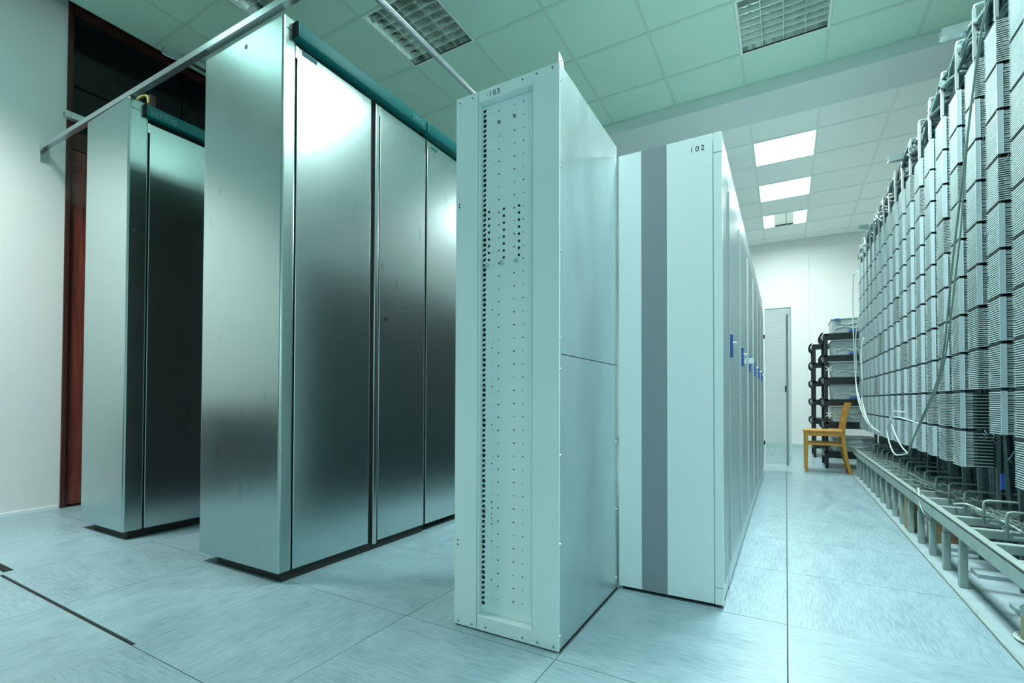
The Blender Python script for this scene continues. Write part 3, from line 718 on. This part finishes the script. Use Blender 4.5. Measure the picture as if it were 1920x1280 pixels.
part('side_beam', bx(.70, 1.6, 1.0, 6.4, .275, .29).box(0, 0, 0, 0, 0, 0) if False else MB().box(1.14, 1.17, 1.0, 6.4, .22, .27), M['frame'], bf)
# coloured plates between columns low down
tag(bx(.84, .855, 2.985, 2.992, .40, .47).build('blue_marker', M['bluetag']), 'small blue marker hanging under a terminal column', 'marker')
tag(bx(.835, .848, 2.70, 2.707, .34, .47).build('green_marker', M['green']), 'slim green marker hanging low between two terminal columns', 'marker')
tag(bx(.835, .848, 2.44, 2.447, .34, .72).build('purple_marker', M['purple']), 'long purple grey marker hanging behind the terminal columns at the right', 'marker')
tag(bx(.648, .70, 3.80, 3.90, 0, .213).build('wood_block', M['wood'], bevel=.002), 'brown wooden block wedged under the base frame rail', 'block')
tag(bx(.70, 1.08, 3.56, 3.60, 0.0, .16).build('wood_plank', M['wood'], bevel=.002), 'raw wooden plank on edge behind the legs of the base frame', 'plank')
pl = 0
for y in (2.5, 2.95, 3.4):
    tag(bx(.75, 1.7, y, y + .10, -.004, .018).build('floor_batten', M['slab'], bevel=.002), ['pale batten on the floor under the base frame, nearest one', 'pale batten on the floor under the base frame, middle one', 'pale batten on the floor under the base frame, farthest one'][pl], 'batten', 'battens under the base frame'); pl += 1
# thin edge profile between raised floor and the frame
struct('trim_2', MB().box(.6165, .628, .5, 6.9, -.03, .0015), M['frame'])
# loose wires lying over the tubes
lw = MB()
for s in range(26):
    y = random.uniform(4.9, 5.6) if s % 2 else random.uniform(3.9, 4.6); x = random.uniform(.68, .80); pts = []
    ye = random.uniform(2.1, 3.0)
    n = 14
    for i in range(n + 1):
        f = i / n
        pts.append((x + f * random.uniform(.10, .40) * .6 + .02 * math.sin(9 * f + s), y + (ye - y) * f, .272 + .02 * abs(math.sin(5 * f + s)) + random.uniform(0, .012)))
    lw.tube(smoothpts(pts, 3), .0019, 4)
tag(lw.build('loose_wires', M['cableg'], smooth=True), 'tangle of thin grey wires lying along the base frame tubes', 'wires', None, 'stuff')
tag(MB().tube(smoothpts([(.66, 3.62, .275), (.655, 3.55, .30), (.645, 3.48, .27), (.638, 3.40, .22), (.65, 3.33, .19), (.70, 3.35, .20)]), .004, 6).build('cable', M['cablew'], smooth=True), 'white cable looped over the front rail of the base frame', 'cable')
tag(MB().tube(smoothpts([(.74, 3.25, .275), (.76, 3.12, .300), (.80, 2.98, .285), (.84, 2.75, .262), (.86, 2.5, .21), (.88, 2.3, .15), (.90, 2.1, .10)]), .0045, 6).build('cable', M['cablew'], smooth=True), 'pale cable running down over the cross tubes towards the floor', 'cable')
# cables hanging in front of the columns
def cable(pts, r, m, label):
    tag(MB().tube(smoothpts(pts), r, 8).build('hanging_cable', m, smooth=True), label, 'cable')
cable([(.74, 2.26, 2.50), (.66, 2.334, 2.30), (.66, 2.476, 2.213), (.662, 2.593, 2.03), (.664, 2.733, 1.761), (.665, 2.82, 1.593), (.66, 2.90, 1.373), (.66, 3.01, 1.085), (.66, 3.15, .90), (.66, 3.55, .66), (.66, 3.831, .478)], .0042, M['cableg'], 'dark green grey cable hanging diagonally in front of the near terminal columns')
cable([(.70, 2.62, 2.30), (.67, 2.65, 2.0), (.668, 2.74, 1.72), (.668, 2.78, 1.564), (.665, 2.86, 1.351), (.665, 2.99, 1.079), (.66, 3.108, .90), (.662, 3.40, .73), (.66, 3.80, .52)], .0036, M['cableg'], 'grey cable running beside the dark diagonal one in front of the terminal columns')
cable([(.66, 3.832, .475), (.655, 4.05, .44), (.655, 4.24, .43), (.66, 4.44, .48), (.66, 4.55, .58), (.665, 4.42, .66), (.665, 4.243, .685), (.67, 3.95, .68), (.71, 3.80, .66)], .0045, M['cablew'], 'white cable forming an open loop at the foot of the terminal columns')
cable([(.66, 3.835, .47), (.668, 4.10, .50), (.668, 4.32, .58), (.67, 4.48, .67), (.672, 4.40, .72), (.71, 4.2, .72)], .004, M['cablew'], 'white cable crossing inside the open loop at the foot of the columns')
cable([(.71, 6.45, 2.20), (.68, 6.50, 2.215), (.665, 6.566, 2.18), (.66, 6.60, 1.896), (.665, 6.574, 1.458), (.68, 6.561, .981), (.68, 6.265, .746), (.68, 5.77, .596), (.68, 5.348, .541)], .006, M['cablew'], 'white cable hanging from the far end of the terminal columns, outermost one')
cable([(.70, 6.42, 1.75), (.67, 6.44, 1.5), (.67, 6.42, 1.2), (.66, 6.35, .98), (.67, 6.1, .78), (.68, 5.7, .60), (.69, 5.25, .52)], .005, M['cablew'], 'white cable hanging over the far terminal columns, middle one')
cable([(.71, 6.15, 1.45), (.68, 6.12, 1.3), (.67, 5.95, 1.0), (.67, 6.0, .82), (.675, 5.6, .60), (.69, 5.1, .53)], .005, M['cablew'], 'white cable hanging over the far terminal columns, shortest one')

# cable reel at the bottom right corner
rl = empty('cable_reel', (.735, 2.27, 0), 'small cardboard reel wound with pale cable on the floor at the bottom right', 'reel')
part('core', MB().cyl((.735, 2.27, -.004), (.735, 2.27, .085), .050, 28), M['reelw'], rl, smooth=False)
cw = MB()
for k in range(4):
    r = .048 - .004 * (k % 2); z = .088 + .006 * k
    cw.tube([(.735 + r * math.cos(a * math.pi / 12), 2.27 + r * math.sin(a * math.pi / 12), z) for a in range(25)], .0045, 6)
for k in range(3):
    r = .066 + .006 * k
    cw.tube([(.745 + r * math.cos(a * math.pi / 12), 2.26 + r * math.sin(a * math.pi / 12), .002 + .002 * k) for a in range(25)], .0035, 6)
part('wound_cable', cw, M['cablew'], rl, smooth=True)
part('hollow', MB().cyl((.735, 2.27, .085), (.735, 2.27, .0865), .036, 24), M['hole'], rl)

# ------------------------------------------------------------------ wooden chair
ch = empty('wooden_chair', (.39, 6.52, 0), 'light brown wooden chair at the end of the aisle, seen from the side', 'chair')
for y in (6.37, 6.69):
    part('leg', MB().prism([(.182, 0), (.212, 0), (.216, .445), (.180, .445)], y - .016, y + .016, 'Y'), M['chair'], ch, bevel=.003)
    prof = smoothpts([(.612, 0, 0), (.572, 0, .16), (.548, 0, .34), (.545, 0, .47), (.565, 0, .62), (.602, 0, .775)], 5)
    a = [(p.x - .018, p.z) for p in prof]; b = [(p.x + .016, p.z) for p in prof][::-1]
    part('leg', MB().prism(a + b, y - .015, y + .015, 'Y'), M['chair'], ch, bevel=.003)
part('seat', bx(.165, .555, 6.35, 6.71, .445, .470), M['chair'], ch, bevel=.006)
part('apron', MB().box(.215, .535, 6.36, 6.376, .405, .444).box(.215, .535, 6.684, 6.70, .405, .444).box(.19, .206, 6.386, 6.674, .405, .444), M['chair'], ch)
part('stretcher', bx(.212, .545, 6.362, 6.378, .30, .325), M['chair'], ch, bevel=.002)
part('stretcher', bx(.212, .545, 6.682, 6.698, .30, .325), M['chair'], ch, bevel=.002)
part('backrest', MB().prism([(.573, .68), (.592, .68), (.612, .765), (.592, .765)], 6.385, 6.675, 'Y'), M['chair'], ch, bevel=.003)
part('back_slat', MB().prism([(.548, .56), (.562, .56), (.572, .60), (.558, .60)], 6.385, 6.675, 'Y'), M['chair'], ch, bevel=.002)

# ------------------------------------------------------------------ black storage racks behind the chair
def rack(y0, y1, x0, x1, zt, label):
    t = empty('storage_rack', ((x0 + x1) / 2, (y0 + y1) / 2, 0), label, 'rack')
    for x in (x0, x1 - .035):
        for y in (y0, y1 - .035):
            part('post', bx(x, x + .035, y, y + .035, 0, zt), M['black'], t)
    zz = [.20, .545, .81, 1.07, 1.33, 1.59]
    for z in zz:
        part('shelf', MB().box(x0, x1, y0, y1, z - .018, z).box(x0 + .035, x1, y0 - .006, y0 + .016, z - .075, z - .002).box(x0 - .006, x0 + .014, y0 + .035, y1 - .035, z - .075, z - .002), M['black'], t)
    cl = MB()
    for z in zz[1:]:
        for q in range(4):
            yy = y0 + .06 + q * .12
            cl.tube(smoothpts([(x0 - .004, yy, z + .02), (x0 - .035, yy + .02, z + .0), (x0 - .03, yy + .04, z - .06), (x0, yy + .05, z - .09)], 3), .006, 5)
    o = part('side_cables', cl, M['black'], t, smooth=True); o['kind'] = 'stuff'
    return t, zz
r1, zz = rack(6.80, 7.40, .40, 1.20, 1.59, 'black metal rack filled with pale plastic bins behind the wooden chair')
r2, _ = rack(8.02, 8.62, .335, 1.135, 1.59, 'black metal rack farther back, beside the end wall')
part('cross_tie', MB().cyl((.41, 6.795, 1.20), (.47, 6.795, 1.15), .005).cyl((.41, 6.795, 1.15), (.47, 6.795, 1.20), .005).cyl((.41, 6.795, .66), (.47, 6.795, .61), .005).cyl((.41, 6.795, .61), (.47, 6.795, .66), .005), M['cablew'], r1)
SHELF = ['bottom', 'second lowest', 'third lowest', 'third highest', 'second highest', 'top']
for i, z in enumerate(zz):
    t = empty('plastic_bin', (.70, 7.05, z), 'translucent plastic bin on the %s shelf of the black rack behind the chair' % SHELF[i], 'bin', 'bins in the black rack')
    h = .185 if i != 0 else .17
    x0, x1 = (.475, .90)
    part('tub', MB().prism([(x0 + .012, z), (x1 - .012, z), (x1, z + h - .02), (x0, z + h - .02)], 6.83, 7.30, 'Y'), M['bin'], t, bevel=.006)
    part('rim', bx(x0 - .006, x1 + .006, 6.822, 7.308, z + h - .02, z + h - .005), M['bintop'] if i == 5 else M['bin'], t, bevel=.003)
    part('contents', MB().tube(smoothpts([(x0 + .03, 6.826, z + .05), (x0 + .12, 6.824, z + .08), (x0 + .22, 6.824, z + .055), (x0 + .34, 6.826, z + .07)]), .004).tube(smoothpts([(x0 + .05, 6.826, z + .12), (x0 + .16, 6.824, z + .10), (x0 + .3, 6.826, z + .13)]), .004), M['cablew'], t)
    if i in (2, 4, 5): part('blue_clip', MB().box(x0 + .17, x0 + .25, 6.815, 6.828, z + .012, z + .032), M['bluetag'], t)
    if i == 5: part('blue_clip', bx(x0 + .03, x0 + .08, 6.812, 6.822, z + h - .03, z + h - .012), M['bluetag'], t)

# low dark sideboard by the left wall behind the camera, mirrored in the steel end panels
sb = empty('low_sideboard', (-4.38, -.25, 0), 'low dark brown sideboard by the left wall, outside the photo but mirrored in the steel', 'cabinet')
part('body', bx(-4.59, -4.05, -1.25, .52, .08, .70), M['brown'], sb, bevel=.004)
part('top', bx(-4.595, -4.03, -1.27, .54, .70, .73), M['brown'], sb, bevel=.003)
part('plinth', bx(-4.57, -4.09, -1.23, .50, 0, .08), M['dark'], sb)
for k in range(4):
    a = -1.24 + k * .44
    d = part('door', bx(-4.05, -4.034, a, a + .43, .09, .69), M['brown'], sb, bevel=.002)
    part('knob', MB().cyl((-4.034, a + .06, .5), (-4.012, a + .06, .5), .01), M['screw'], d)
